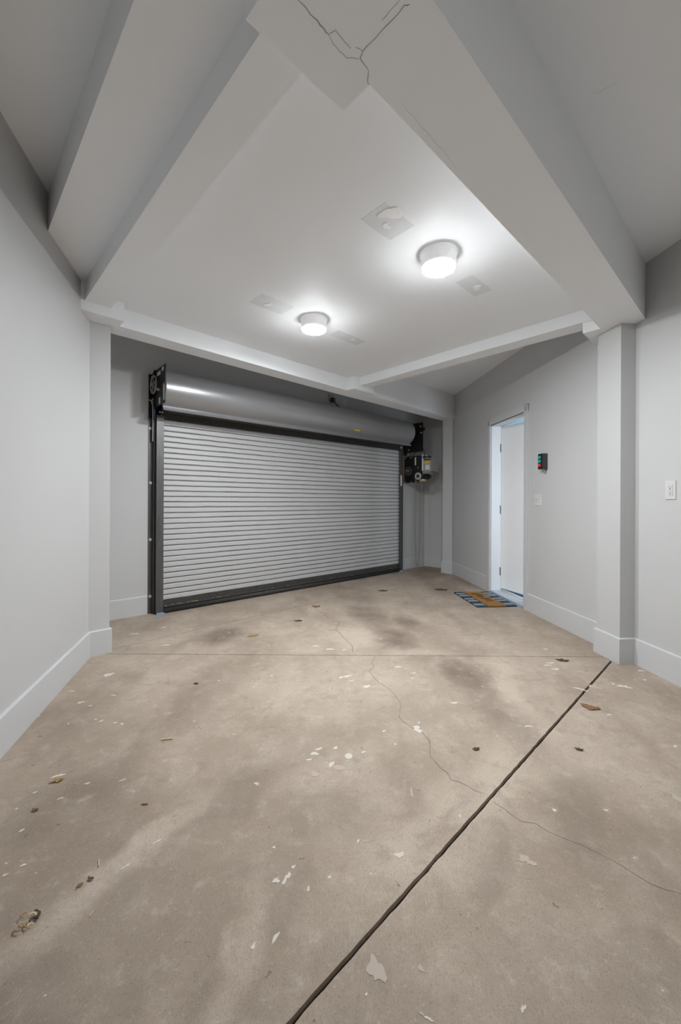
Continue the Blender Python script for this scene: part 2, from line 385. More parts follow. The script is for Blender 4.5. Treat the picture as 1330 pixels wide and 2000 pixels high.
SPOTS = [(0.041, 1.778, .021, .023, 0, 0), (0.385, 1.991, .024, .030, 40), (0.193, 1.284, .016, .013, 0), (-0.156, 1.204, .008, .022, -15), (-0.185, 1.196, .009, .012, 0), (-0.140, 1.240, .006, .008, 0),
         (-0.163, 1.039, .005, .020, -20), (-0.215, 1.02, .004, .014, -20), (-1.486, 2.59, .026, .035, 0), (-1.436, 2.237, .018, .012, 0), (-1.145, 1.645, .022, .010, 25), (-0.093, 1.828, .018, .010, 20),
         (-0.109, 1.795, .016, .018, 0), (-0.018, 1.836, .012, .012, 30), (-0.034, 1.722, .010, .026, -15), (-0.132, 1.752, .012, .008, 0), (0.048, 2.583, .030, .018, 0), (0.012, 2.568, .022, .014, 0), (0.075, 2.52, .020, .008, 20),
         (0.163, 2.443, .022, .024, 0), (0.393, 2.730, .022, .014, 0), (1.738, 2.458, .034, .024, -25), (1.69, 2.49, .012, .010, 0), (1.450, 2.708, .028, .018, 0), (1.43, 2.77, .024, .016, 0), (1.47, 2.81, .03, .015, 0), (1.566, 3.072, .018, .012, 0), (1.45, 2.42, .034, .014, -40),
         (1.428, 2.133, .012, .010, 0), (0.412, 0.897, .008, .006, 40), (-0.332, 1.605, .007, .007, 0), (-0.211, 1.310, .004, .008, 0), (-1.574, 2.367, .016, .008, 0), (-1.213, 2.052, .012, .008, 20), (-1.132, 2.034, .010, .007, 0), (-1.25, 2.066, .008, .006, 0),
         (-0.973, 1.242, .004, .012, -55), (-1.0, 1.21, .003, .012, -55), (-1.05, 1.165, .003, .012, -55), (0.108, 1.807, .012, .008, 0), (0.218, 1.972, .010, .008, 0), (0.64, 2.25, .02, .012, 0), (2.011, 2.689, .02, .016, 0), (1.93, 2.55, .012, .012, 0),
         (-0.073, 3.052, .028, .020, 0), (0.032, 3.043, .018, .012, 0), (-0.185, 3.115, .025, .018, 0), (0.405, 2.738, .02, .012, 0), (0.484, 2.634, .02, .01, 0), (0.46, 2.56, .012, .01, 0), (-2.04, 3.389, .02, .02, 0), (-1.344, 3.122, .03, .018, 0), (-1.72, 3.38, .035, .022, 10), (-1.55, 3.55, .02, .02, 0),
         (0.064, 1.335, .005, .007, 0), (0.064, 0.921, .003, .004, 0), (0.198, 0.878, .009, .004, -25), (-1.05, 1.52, .010, .005, 30), (-1.17, 1.55, .008, .005, 30), (-0.87, 1.62, .012, .005, 30), (-1.0, 1.60, .010, .006, 20), (-1.08, 1.372, .006, .007, 0, 2), (0.95, 2.02, .02, .01, 0), (1.75, 1.9, .012, .01, 0), (1.55, 1.86, .012, .009, 0),
         (-1.30, 2.32, .012, .008, 0), (-1.36, 2.2, .01, .006, 0), (-0.60, 1.33, .004, .016, -35), (-0.655, 1.24, .004, .016, -35)]
for sp in SPOTS: spot(*sp[:4], *(sp[4:5]), *(sp[5:6]))
for sp in [(0.091, 0.971, .024, .032, 10), (0.59, 1.267, .024, .02, 0), (0.199, 0.973, .007, .009, 0), (1.29, 1.532, .02, .03, 0), (0.183, 0.887, .008, .003, -20), (0.245, 1.13, .002, .012, 0), (0.28, 1.56, .005, .03, -8), (1.55, 2.45, .035, .03, 0), (0.0, 1.70, .03, .02, 0), (-0.1, 1.66, .02, .02, 0), (1.60, 2.66, .04, .02, 0)]:
    spot(*sp, thin=True)

CR1 = [(0.1, 2.982), (0.096, 3.118), (-0.004, 3.416), (-0.04, 3.538), (0.0, 3.716), (-0.119, 3.893), (-0.244, 4.165), (-0.296, 4.391), (-0.399, 4.546), (-0.466, 4.689)]
CR2 = [(0.259, 2.935), (0.226, 2.805), (0.231, 2.736), (0.194, 2.654), (0.225, 2.548), (0.257, 2.478), (0.301, 2.404), (0.33, 2.305), (0.34, 2.236), (0.32, 2.139), (0.31, 2.103), (0.324, 2.06), (0.357, 2.004), (0.404, 1.961), (0.423, 1.902), (0.415, 1.843), (0.402, 1.777), (0.417, 1.735), (0.427, 1.702), (0.447, 1.674), (0.451, 1.631), (0.495, 1.607), (0.525, 1.574), (0.563, 1.552)]
CR3 = [(0.576, 1.513), (0.606, 1.478), (0.624, 1.442), (0.645, 1.419), (0.687, 1.412), (0.716, 1.376), (0.749, 1.353), (0.802, 1.321), (0.834, 1.293), (0.864, 1.263), (0.893, 1.225), (0.921, 1.191), (0.951, 1.173), (0.986, 1.16), (1.10, 1.12), (1.25, 1.02)]
strip('crack', CR1, 0.006, 0.0004, 'fcrack2', floor)
strip('crack', CR2[:10], 0.004, 0.0004, 'fcrack2', floor)
strip('crack', CR2[9:], 0.0026, 0.0004, 'fcrack', floor)
strip('crack', CR3, 0.0020, 0.0004, 'fcrack', floor)

# ------------------------------------------------------------------ walls
ZT = 3.25
YB = -2.3
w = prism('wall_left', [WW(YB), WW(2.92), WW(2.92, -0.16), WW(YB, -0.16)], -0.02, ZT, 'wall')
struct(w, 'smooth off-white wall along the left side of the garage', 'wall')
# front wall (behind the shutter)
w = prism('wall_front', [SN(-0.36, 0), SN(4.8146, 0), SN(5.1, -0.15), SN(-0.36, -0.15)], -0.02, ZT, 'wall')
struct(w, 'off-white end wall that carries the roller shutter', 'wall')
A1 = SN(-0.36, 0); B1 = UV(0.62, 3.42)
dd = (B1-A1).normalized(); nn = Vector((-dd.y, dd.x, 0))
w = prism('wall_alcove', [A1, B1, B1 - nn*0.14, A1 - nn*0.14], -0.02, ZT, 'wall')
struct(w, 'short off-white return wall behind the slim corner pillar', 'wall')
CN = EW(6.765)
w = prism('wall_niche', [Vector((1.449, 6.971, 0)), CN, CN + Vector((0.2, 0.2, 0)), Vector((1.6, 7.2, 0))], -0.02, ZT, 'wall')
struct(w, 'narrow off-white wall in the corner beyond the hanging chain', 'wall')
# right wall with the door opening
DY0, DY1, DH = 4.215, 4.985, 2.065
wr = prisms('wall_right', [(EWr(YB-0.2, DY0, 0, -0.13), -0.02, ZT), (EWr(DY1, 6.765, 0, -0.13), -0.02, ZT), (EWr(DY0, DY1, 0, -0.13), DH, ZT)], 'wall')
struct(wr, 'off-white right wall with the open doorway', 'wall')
w = prism('wall_back', [WW(YB, -0.3), EW(YB, -0.3), EW(YB-0.15, -0.3), WW(YB-0.15, -0.3)], -0.02, ZT, 'wall')
struct(w, 'off-white wall at the rear of the garage', 'wall')

# pillars
def pillar(name, poly, z1, label):
    o = prism(name, poly, -0.02, z1, 'wall'); return struct(o, label, 'pillar')
pl_left = pillar('wall_pillar', [UV(0.55, 3.325), UV(0.83, 3.325), UV(0.83, 3.48), UV(0.55, 3.48)], 2.42, 'slim white pillar at the end of the left wall')
PRn, PRf, PRd = 2.812, 3.035, 0.112
pl_right = pillar('wall_pillar', EWr(PRn, PRf, -0.02, PRd), 2.60, 'white square pillar standing against the right wall near the outlet')
pl_far = pillar('wall_pillar', [UV(5.53, 3.285), UV(5.80, 3.285), UV(5.80, 3.455), UV(5.53, 3.455)], 2.50, 'white pillar in the far right corner beside the shutter motor')

# baseboards
BH, BT = 0.18, 0.014
def base_prof(t=BT): return [(0, -0.01), (t, -0.01), (t, BH-0.006), (t-0.004, BH-0.001), (0, BH)]
def baseboard(name, frame, t0, t1, label, parent=None):
    o = sweep(name, base_prof(), frame, t0, t1, 'trim', parent)
    if parent is None: struct(o, label, 'baseboard')
    return o
baseboard('baseboard_left', lambda t, n, z: WW(t, n, z), YB, 2.905, 'tall white baseboard along the left wall')
baseboard('baseboard_right', lambda t, n, z: EW(t, n, z), YB, PRn, 'tall white baseboard on the right wall under the outlet')
baseboard('baseboard_door', lambda t, n, z: EW(t, n, z), PRf, 4.145, 'tall white baseboard between the square pillar and the door')
baseboard('baseboard_far', lambda t, n, z: EW(t, n, z), 5.06, 6.76, 'tall white baseboard beyond the door')
baseboard('baseboard_front', lambda t, n, z: SN(t, n, z), -0.3, 0.318, 'white baseboard left of the shutter guide')
baseboard('baseboard_corner', lambda t, n, z: SN(t, n, z), 4.20, 4.80, 'white baseboard right of the shutter guide')
cd = (CN - Vector((1.449, 6.971, 0))).normalized(); cn_ = Vector((cd.y, -cd.x, 0))
if cn_.dot(Vector((0, -1, 0))) < 0: cn_ = -cn_
baseboard('baseboard_niche', lambda t, n, z: Vector((1.449, 6.971, 0)) + cd*t + cn_*n + Vector((0, 0, z)), 0, (CN-Vector((1.449, 6.971, 0))).length, 'short white baseboard in the far corner')
def plinth(name, corners, parent, h=BH, t=BT):
    """baseboard round a pillar: corners listed so that the outside is on the right"""
    bm = bmesh.new(); poly = []
    c = sum((Vector(p) for p in corners), Vector((0, 0, 0)))/len(corners)
    for z, off in ((-0.01, t), (h-0.006, t), (h-0.001, t-0.004), (h, 0.0005)):
        ring = []
        for i, p in enumerate(corners):
            p = Vector(p); a = (Vector(corners[i-1])-p).normalized(); b = (Vector(corners[(i+1) % len(corners)])-p).normalized()
            q = p - (a+b)*off; ring.append(bm.verts.new((q.x, q.y, z)))
        poly.append(ring)
    n = len(corners)
    for k in range(len(poly)-1):
        for i in range(n): bm.faces.new((poly[k][i], poly[k][(i+1) % n], poly[k+1][(i+1) % n], poly[k+1][i]))
    bm.faces.new(poly[0]); bm.faces.new(poly[-1])
    return link(name, finish(bm, name), 'trim', parent)
plinth('baseboard', [UV(0.55, 3.325), UV(0.83, 3.325), UV(0.83, 3.48), UV(0.55, 3.48)], pl_left)
plinth('baseboard', EWr(PRn, PRf, -0.02, PRd), pl_right)
plinth('baseboard', [UV(5.53, 3.285), UV(5.80, 3.285), UV(5.80, 3.455), UV(5.53, 3.455)], pl_far)

# ------------------------------------------------------------------ ceiling, beams, soffits
ROOM = [(-3.2, -2.8), (3.2, -2.8), (3.2, 7.6), (-3.2, 7.6)]
ceil = prism('ceiling', [Vector((*p, 0)) for p in ROOM], 2.81, 2.95, 'ceil')
struct(ceil, 'off-white painted ceiling with dropped beams and panel', 'ceiling')
ZU = 2.83
prism('ceiling_panel', [UV(0.70, 0.70), UV(3.40, 0.70), UV(3.43, 3.36), UV(0.70, 3.36)], 2.54, ZU, 'ceil', ceil)
prism('side_panel', [UV(0.70, -3.2), UV(6.4, -3.2), UV(6.4, 0.70), UV(0.70, 0.70)], 2.745, ZU, 'ceil', ceil)
prism('soffit_panel', [UV(0.386, 0.2), UV(0.70, 0.2), UV(0.70, 3.36), UV(0.362, 3.36)], 2.602, ZU, 'ceil', ceil)
prism('beam', [UV(0.630, 0.80), UV(0.784, 0.80), UV(0.791, 3.24), UV(0.632, 3.24)], 2.471, ZU, 'ceil', ceil)
prism('beam', [UV(0.80, 0.566), UV(3.75, 0.545), UV(3.75, 0.802), UV(0.80, 0.812)], 2.371, ZU, 'ceil', ceil)
cap = prism('beam_cap', rect(UV, 0.540, 0.891, 0.566, 0.926), 2.3705, ZU, 'ceil', ceil)
def falling(o):
    for v in o.data.vertices:
        if v.co.z < 2.5: v.co.z -= 0.004*(v.co.dot(U) - 0.6)
    return o
falling(prism('header_beam', [UV(0.50, 3.271), UV(3.4, 3.305), UV(3.4, 3.26), UV(5.80, 3.28), UV(5.80, 3.47), UV(3.3, 3.495), UV(0.50, 3.455)], 2.405, ZU, 'ceil', ceil))
falling(prism('beam_block', rect(UV, 0.52, 0.876, 3.164, 3.29), 2.4055, 2.62, 'ceil', ceil))
falling(prism('beam_block', rect(UV, 3.262, 3.606, 3.190, 3.32), 2.4045, 2.62, 'ceil', ceil))
prism('cross_beam', [UV(3.338, 0.78), UV(3.500, 0.78), UV(3.505, 3.28), UV(3.360, 3.28)], 2.447, ZU, 'ceil', ceil)
prism('beam_block', rect(UV, 3.352, 3.80, 0.70, 0.916), 2.3715, 2.62, 'ceil', ceil)
prism('side_panel', [UV(3.43, 0.70), UV(6.4, 0.70), UV(6.4, 4.6), UV(0.3, 4.6), UV(0.3, 3.36), UV(3.43, 3.36)], 2.752, ZU, 'ceil', ceil)

def px_plane(x, y, z):
    """helper used only to transcribe measured marks of the ceiling: photo pixel -> point of a level plane"""
    r = math.radians(0.255); a, b = (x-665)/787.0, (y-976.7)/787.0
    X = math.cos(r)*a + math.sin(r)*b; Z = -(-math.sin(r)*a + math.cos(r)*b)
    t = (z-1.13)/Z; return Vector((X*t, t, 0))
CK = [[(582, 0), (620, 40), (632, 55), (642, 67)], [(642, 67), (650, 85), (663, 100), (676, 113), (701, 116)], [(642, 67), (655, 59), (672, 80), (685, 95)], [(694, 92), (708, 100)],
      [(800, 8), (790, 10), (770, 35), (745, 60), (725, 82), (708, 100), (703, 113), (712, 127), (720, 138), (719, 150), (718, 160), (721, 165)], [(781, 0), (762, 20), (745, 40)]]
for i, c in enumerate(CK):
    strip('crack', [px_plane(x, y, 2.3705) for x, y in c], (0.0020, 0.0009, 0.0008, 0.0013, 0.0016, 0.0008)[i], 2.3702, 'crack', cap, slope=True)

for pts, z, wd in (([(788, 205), (830, 255), (870, 300), (893, 333)], 2.371, 0.0009), ([(1162, 184), (1185, 171), (1206, 160)], 2.745, 0.0012)):
    strip('crack', [px_plane(x, y, z) for x, y in pts], wd, z - 0.0003, 'patch', ceil, slope=True)
# old fixture marks in the ceiling paint
def ceil_patch(name, pts, z, material, th=0.0006):
    bm = bmesh.new(); add_prism(bm, pts, z-th, z+0.0004)
    return link(name, finish(bm, name), material, ceil)
def ragged(u0, u1, v0, v1, seed, amp=0.003):
    r = random.Random(seed); out = []; c = [(u0, v0), (u1, v0), (u1, v1), (u0, v1)]
    for i in range(4):
        a, b = c[i], c[(i+1) % 4]
        for k in range(7):
            t = k/7; out.append(UV(a[0]+(b[0]-a[0])*t + (r.uniform(-amp, amp) if k else 0), a[1]+(b[1]-a[1])*t + (r.uniform(-amp, amp) if k else 0)))
    return out
def blobuv(u, v, r0, seed, n=26):
    r = random.Random(seed); a, b, c = (r.uniform(0, 6.28) for _ in range(3)); out = []
    for i in range(n):
        t = 2*math.pi*i/n; k = r0*(1 + .24*math.sin(2*t+a) + .16*math.sin(3*t+b) + .10*math.sin(5*t+c) + r.uniform(-.05, .05)); out.append(UV(u+math.cos(t)*k, v+math.sin(t)*k))
    return out
for i, (u0, u1, v0, v1) in enumerate([(1.469, 1.700, 1.235, 1.397), (2.330, 2.592, 1.250, 1.372), (1.515, 1.790, 2.365, 2.534), (2.300, 2.635, 2.430, 2.555)]):
    ceil_patch('paint_patch', ragged(u0, u1, v0, v1, i), 2.54, 'patch')
for i, (u, v, r0) in enumerate([(1.545, 1.262, .046), (1.60, 1.335, .020), (2.492, 1.305, .024), (1.630, 2.470, .026), (2.520, 2.478, .022)]):
    ceil_patch('plaster_patch', blobuv(u, v, r0, 50+i), 2.5396, 'plaster', 0.0022)

# ------------------------------------------------------------------ ceiling lights
def make_light():
    root = empty('ceiling_light')
    bm = bmesh.new()
    prof = [(0.0, 0.0), (0.106, 0.0), (0.106, -0.008), (0.099, -0.014), (0.0965, -0.074), (0.0945, -0.0775), (0.0, -0.0775)]
    seg = 48; rows = []
    for i in range(seg):
        t = 2*math.pi*i/seg; rows.append([bm.verts.new((r*math.cos(t), r*math.sin(t), z)) for r, z in prof[1:-1]])
    for i in range(seg):
        for k in range(len(rows[0])-1): bm.faces.new((rows[i][k], rows[(i+1) % seg][k], rows[(i+1) % seg][k+1], rows[i][k+1]))
    bm.faces.new([r[0] for r in rows]); bm.faces.new([r[-1] for r in rows])
    link('body', finish(bm, 'body'), 'lensrim', root)
    bm = bmesh.new(); rows = []
    prof = [(0.0940, -0.0778), (0.0932, -0.0838), (0.088, -0.0880), (0.045, -0.0905)]
    for i in range(seg):
        t = 2*math.pi*i/seg; rows.append([bm.verts.new((r*math.cos(t), r*math.sin(t), z)) for r, z in prof])
    for i in range(seg):
        for k in range(3): bm.faces.new((rows[i][k], rows[(i+1) % seg][k], rows[(i+1) % seg][k+1], rows[i][k+1]))
    bm.faces.new([r[0] for r in rows]); bm.faces.new([r[-1] for r in rows])
    lens = link('lens', finish(bm, 'lens'), 'lens', root)
    lens.data.materials.append(M['lensside'])
    for p in lens.data.polygons:
        if abs(p.normal.z) < 0.7: p.material_index = 1
    return root
def copy_tree(o, parent=None):
    c = o.copy(); COL.objects.link(c); c.parent = parent
    for ch in list(o.children): copy_tree(ch, c)
    return c
light = make_light()
LP = [(UV(1.996, 1.279), 2.54, 'round white ceiling light nearer the camera, right of the panel centre'), (UV(2.023, 2.419), 2.54, 'round white ceiling light farther away, above the roller shutter')]
for i, (p, z, lab) in enumerate(LP):
    o = light if i == 0 else copy_tree(light)
    o.location = (p.x, p.y, z); tag(o, lab, 'ceiling light', 'round ceiling lights')

# unseen fill lamp added behind the camera, a dimmed copy of the ceiling lights
rear = copy_tree(light); rear.location = (0.9, -1.65, 2.81); tag(rear, 'added dim round fill light, unseen over the rear bay behind the camera', 'ceiling light', 'round ceiling lights')
for ch in rear.children:
    if ch.name.startswith('lens'):
        ch.data = ch.data.copy(); ch.data.materials[0] = emis('rear_fill_lens', LAMP_COL, LAMP_POWER*0.45); ch.data.materials[1] = emis('rear_fill_edge', LAMP_COL, LAMP_EDGE*0.3)

# ------------------------------------------------------------------ door in the right wall
door = empty('door_1', EW(4.6, 0, 0)); struct(door, 'white door standing ajar in the right wall above the doormat', 'door')
def dchild(o, parent=None):
    o.parent = door if parent is None else parent
    o.matrix_parent_inverse = Matrix.Translation(-Vector(door.location)) if parent is None else Matrix.Identity(4)
    return o
JT = 0.018; YA, YBn = DY0, DY1
dchild(prism('jamb', EWr(YA, YA+JT, 0.002, -0.15), -0.01, DH, 'trim'))
dchild(prism('jamb', EWr(YBn-JT, YBn, 0.002, -0.15), -0.01, DH, 'trim'))
dchild(prism('head_jamb', EWr(YA, YBn, 0.002, -0.15), DH-JT, DH, 'trim'))
def casing(name, y0, y1, z0, z1):
    return dchild(prisms(name, [(EWr(y0, y1, 0, 0.014), z0, z1), (EWr(y0+(0.022 if name == 'casing' else 0), y1-(0.022 if name == 'casing' else 0), 0.0, 0.02), z0, z1-(0 if name == 'casing' else 0.02))], 'trim'))
CW = 0.07
casing('casing', YA-CW, YA+0.004, -0.01, DH+CW); casing('casing', YBn-0.004, YBn+CW, -0.01, DH+CW); casing('head_casing', YA-CW, YBn+CW, DH-0.004, DH+CW)
dchild(prism('threshold', EWr(YA+JT, YBn-JT, 0.02, -0.125), -0.005, 0.028, 'sill'))
dchild(prism('threshold_strip', EWr(YA+JT, YBn-JT, -0.128, -0.165), -0.005, 0.036, 'sillwood'))
HP = EW(YBn-JT-0.004, -0.118)
a_open = math.radians(-5.18-13.5)
LD = Vector((-math.sin(a_open), -math.cos(a_open), 0)); LN = Vector((LD.y, -LD.x, 0))
if LN.x < 0: LN = -LN
lw = 0.745
leaf = dchild(prism('door_leaf', [HP, HP + LD*lw, HP + LD*lw + LN*0.042, HP + LN*0.042], 0.055, DH-JT-0.012, 'door'))
for z in (0.26, 1.02, 1.78):
    h = cyl('hinge', HP + Vector((-0.004, 0.004, z-0.05)), (0, 0, 1), 0.007, 0.10, 'hinge'); dchild(h, leaf)
kp = HP + LD*(lw-0.06) - LN*0.0
bm = bmesh.new(); add_cyl(bm, kp + Vector((0, 0, 1.0)), -LN, 0.025, 0.008); add_cyl(bm, kp + Vector((0, 0, 1.0)), -LN, 0.009, 0.045); add_cyl(bm, kp - LN*0.045 + Vector((0, 0, 1.0)), -LN, 0.024, 0.025, r2=0.018)
dchild(link('door_knob', finish(bm, 'door_knob'), 'zinc'), leaf)

# lobby behind the door
LX0, LX1, LY0, LY1 = 2.05, 3.55, 2.75, 5.7
def LB(x0, x1, y0, y1): return [Vector((x0, y0, 0)), Vector((x1, y0, 0)), Vector((x1, y1, 0)), Vector((x0, y1, 0))]
lob = prisms('wall_lobby', [(LB(LX1, LX1+0.1, LY0, LY1), -0.02, 2.6), ([EW(LY1, -0.131), Vector((LX1+0.1, LY1, 0)), Vector((LX1+0.1, LY1+0.1, 0)), EW(LY1+0.1, -0.131)], -0.02, 2.6),
                            (LB(2.20, LX1+0.1, LY0-0.1, LY0), -0.02, 0.4), (LB(2.20, LX1+0.1, LY0-0.1, LY0), 2.1, 2.6),
                            ([EW(LY0-0.1, -0.131), Vector((LX1+0.1, LY0-0.1, 0)), Vector((LX1+0.1, LY1+0.1, 0)), EW(LY1+0.1, -0.131)], 2.55, 2.6)], 'lobby')
struct(lob, 'blue painted lobby seen through the gap of the door', 'wall')
lf = prism('floor_lobby', [EW(LY0, -0.165), Vector((LX1, LY0, 0)), Vector((LX1, LY1, 0)), EW(LY1, -0.165)], 0.0, 0.012, 'carpet')
struct(lf, 'dark blue carpet behind the door', 'floor')
wn_ = empty('window_1', (2.85, LY0-0.05, 0.4)); struct(wn_, 'daylit window in the lobby behind the door', 'window')
p_ = prism('pane', [Vector((-0.62, -0.01, 0)), Vector((0.62, -0.01, 0)), Vector((0.62, 0.0, 0)), Vector((-0.62, 0.0, 0))], 0.03, 1.67, 'daypane', wn_)
prisms('window_frame', [([Vector((x0, -0.03, 0)), Vector((x1, -0.03, 0)), Vector((x1, 0.03, 0)), Vector((x0, 0.03, 0))], z0, z1) for x0, x1, z0, z1 in ((-0.67, -0.62, 0, 1.7), (0.62, 0.67, 0, 1.7), (-0.62, 0.62, 0, 0.03), (-0.62, 0.62, 1.67, 1.7), (-0.015, 0.015, 0.03, 1.67))], 'trim', wn_)

# ------------------------------------------------------------------ roller shutter
sh = empty('roller_shutter', SN(2.25, 0, 0)); tag(sh, 'wide grey steel roller shutter closed across the far wall', 'roller shutter')
SHI = Matrix.Translation(-Vector(sh.location))
def P(o, par=None):
    if par is None: o.parent = sh; o.matrix_parent_inverse = SHI
    else: o.parent = par
    return o
SF = lambda t, n, z: SN(t, n, z)
CS0, CS1, CNn, PITCH = 0.425, 4.075, 0.050, 0.0547
prof = [(-.016, -.004), (-.012, -.003), (-.011, .0042), (.0095, .0052), (.0125, .0115), (.0110, .046), (.0085, .0505), (-.011, .0515), (-.016, .0515)]
slat_me = []
for v in range(4):
    r = random.Random(200+v); amp = [0.0]*73
    for _ in range(9):
        c = r.uniform(0, 72); wd = r.uniform(0.8, 2.2); a = r.uniform(0.0010, 0.0038)
        for i in range(73): amp[i] += a*math.exp(-((i-c)/wd)**2)
    o = sweep('slat', prof, lambda t, n, z: D*t + N*n + Vector((0, 0, z)), CS0-2.25, CS1-2.25, 'slat', sh, segs=72, jitter=lambda i, k: amp[i] if k in (2, 3) else 0)
    slat_me.append(o.data); bpy.data.objects.remove(o)
NS = 34
for i in range(NS):
    o = bpy.data.objects.new('slat', slat_me[(i*7+i//3) % 4]); COL.objects.link(o); o.parent = sh
    q = N*(CNn + random.uniform(-.0012, .0012)); o.location = (q.x, q.y, 0.118 + i*PITCH)
# bottom bar
bb = P(sweep('bottom_bar', [(.035, .055), (.112, .062), (.112, .070), (.075, .074), (.070, .122), (.052, .122), (.035, .110)], SF, 0.445, 4.05, 'dusty'))
sl = sweep('rubber_seal', [(.088 + .028*math.cos(a*math.pi/6), .030 + .030*math.sin(a*math.pi/6)) for a in range(12)], SF, 0.445, 4.05, 'rubber', smooth=True); P(sl, bb)
# guides
def guide(sa, sb, sc, sd, side):
    g = P(prisms('guide_rail', [(rect(SN, sa, sb, 0.0, 0.010), -0.004, 1.93), (rect(SN, sb-0.006, sb, 0.0, 0.06), 0.0, 1.93), (rect(SN, sc, sd, 0.086, 0.100), 0.0, 1.955), (rect(SN, sc, sc+0.008, 0.02, 0.098), 0.0, 1.955), (rect(SN, sc, sd, 0.018, 0.030), 0.0, 1.955)], 'guide'))
    return g
gl = guide(0.325, 0.366, 0.372, 0.440, 0)
gr = guide(4.165, 4.125, 4.118, 4.050, 1)
for z in (0.17, 0.73, 1.29, 1.83):
    bm = bmesh.new(); add_cyl(bm, SN(0.343, 0.010, z), N, 0.016, 0.004); add_cyl(bm, SN(0.343, 0.014, z), N, 0.011, 0.010, seg=6)
    P(link('bolt', finish(bm, 'bolt'), 'zinc'), gl)
for s in (0.400, 0.424):
    bm = bmesh.new(); add_cyl(bm, SN(s, 0.100, 1.985), N, 0.009, 0.008, seg=10); P(link('bolt', finish(bm, 'bolt'), 'zinc'), gl)
P(tube('latch_rod', [SN(0.350, 0.05, 2.12), SN(0.352, 0.05, 1.90), SN(0.352, 0.045, 1.70)], 0.008, 'steel'))
P(prism('guide_sticker', rect(SN, 4.057, 4.088, 0.100, 0.1012), 1.36, 1.52, 'pale'), gr)
P(prism('guide_sticker', rect(SN, 4.057, 4.088, 0.100, 0.1012), 1.52, 1.535, 'orange'), gr)
P(prism('tape_strip', rect(SN, 0.375, 0.450, 0.100, 0.112), 0.0, 0.014, 'tape'))
P(prism('tape_strip', rect(SN, 4.03, 4.10, 0.10, 0.125), 0.0, 0.02, 'tape'))
# hood
HN, HZ, HR = 0.205, 2.180, 0.188
hp = []
for i in range(25):
    a = math.radians(160 - i*(160+62)/24); hp.append((HN + HR*math.cos(a), HZ + HR*math.sin(a)))
hp += [(0.300, 1.995), (0.318, 1.975), (0.312, 1.968), (0.292, 1.985)]
inner = []
for i in range(25):
    a = math.radians(-62 + i*(160+62)/24); inner.append((HN + (HR-.005)*math.cos(a), HZ + (HR-.005)*math.sin(a)))
hood = P(sweep('hood', hp + inner, SF, 0.366, 4.05, 'hood', segs=1))
for p in hood.data.polygons:
    p.use_smooth = len(p.vertices) == 4
bpy.context.view_layer.objects.active = hood
try:
    hood.data.set_sharp_from_angle(angle=math.radians(35))
except Exception: pass
P(cyl('barrel', SN(0.38, HN, HZ), D, 0.14, 3.64, 'slat', seg=32))
P(cyl('hood_end_cap', SN(4.020, HN, HZ), D, HR-0.004, 0.028, 'hood', seg=40, r2=HR-0.012))
P(prism('lintel_baffle', rect(SN, 0.44, 4.06, 0.085, 0.30), 1.983, 1.990, 'rubber'))
P(prism('brush_seal', rect(SN, 0.44, 4.06, 0.066, 0.086), 1.925, 1.985, 'dusty'))
P_h = (prism('hood_sticker', [SN(2.800, HN+HR*math.cos(-.62)+.0015), SN(2.900, HN+HR*math.cos(-.62)+.0015), SN(2.900, HN+HR*math.cos(-.62)-.006), SN(2.800, HN+HR*math.cos(-.62)-.006)], HZ-HR*math.sin(.62)-.016, HZ-HR*math.sin(.62)+.014, 'yellow')); P(P_h, hood)
# left end: wall plate, end plate, tension wheel
P(prism('wall_plate', rect(SN, 0.323, 0.445, 0.0, 0.008), 1.90, 2.365, 'black'))
epl = P(prisms('end_plate', [(rect(SN, 0.358, 0.364, 0.008, 0.385), 2.025, 2.385), (rect(SN, 0.358, 0.364, 0.008, 0.10), 1.92, 2.03), ([SN(0.345, 0.085), SN(0.364, 0.085), SN(0.364, 0.092), SN(0.345, 0.092)], 2.03, 2.39)], 'black'))
bm = bmesh.new()
wc_ = SN(0.330, 0.13, 2.235)
add_torus(bm, wc_, D, 0.082, 0.008, 36, 8)
for i in range(5):
    a = 2*math.pi*i/5 + 0.4; d = N*math.cos(a) + Vector((0, 0, math.sin(a)))
    add_cyl(bm, wc_ + d*0.015, d, 0.006, 0.066, 8)
add_cyl(bm, wc_ - D*0.015, D, 0.020, 0.045, 16)
P(link('tension_wheel', finish(bm, 'tension_wheel'), 'steel'))
P(cyl('shaft', SN(0.335, 0.205, HZ), D, 0.013, 0.03, 'zinc'))
for (n0, n1, z0, z1, m_) in ((0.285, 0.335, 2.335, 2.372, 'pale'), (0.150, 0.245, 2.315, 2.350, 'pale'), (0.325, 0.368, 2.055, 2.195, 'pale'), (0.325, 0.368, 2.195, 2.215, 'orange'), (0.205, 0.245, 2.04, 2.10, 'pale')):
    P(prism('plate_sticker', rect(SN, 0.3565, 0.358, n0, n1), z0, z1, m_), epl)
P(prism('plate_sticker', rect(SN, 0.3565, 0.358, 0.05, 0.085), 1.945, 2.01, 'blue'), epl)
for (n, z) in ((0.045, 2.325), (0.06, 2.09)):
    P(cyl('bolt', SN(0.357, n, z), -D, 0.012, 0.02, 'zinc', seg=8), epl)
P(tube('latch_handle', [SN(0.325, 0.03, 2.105), SN(0.335, 0.07, 2.09), SN(0.345, 0.06, 2.06)], 0.009, 'steel'))
# right end plate
epr = P(prisms('end_plate', [(rect(SN, 4.238, 4.246, 0.008, 0.392), 1.895, 2.355), (rect(SN, 4.225, 4.33, 0.0, 0.008), 1.86, 2.37)], 'black'))
for (n, z) in ((0.355, 2.29), (0.365, 2.19), (0.12, 1.94)):
    P(cyl('bolt', SN(4.238, n, z), -D, 0.012, 0.012, 'zinc', seg=8), epr)

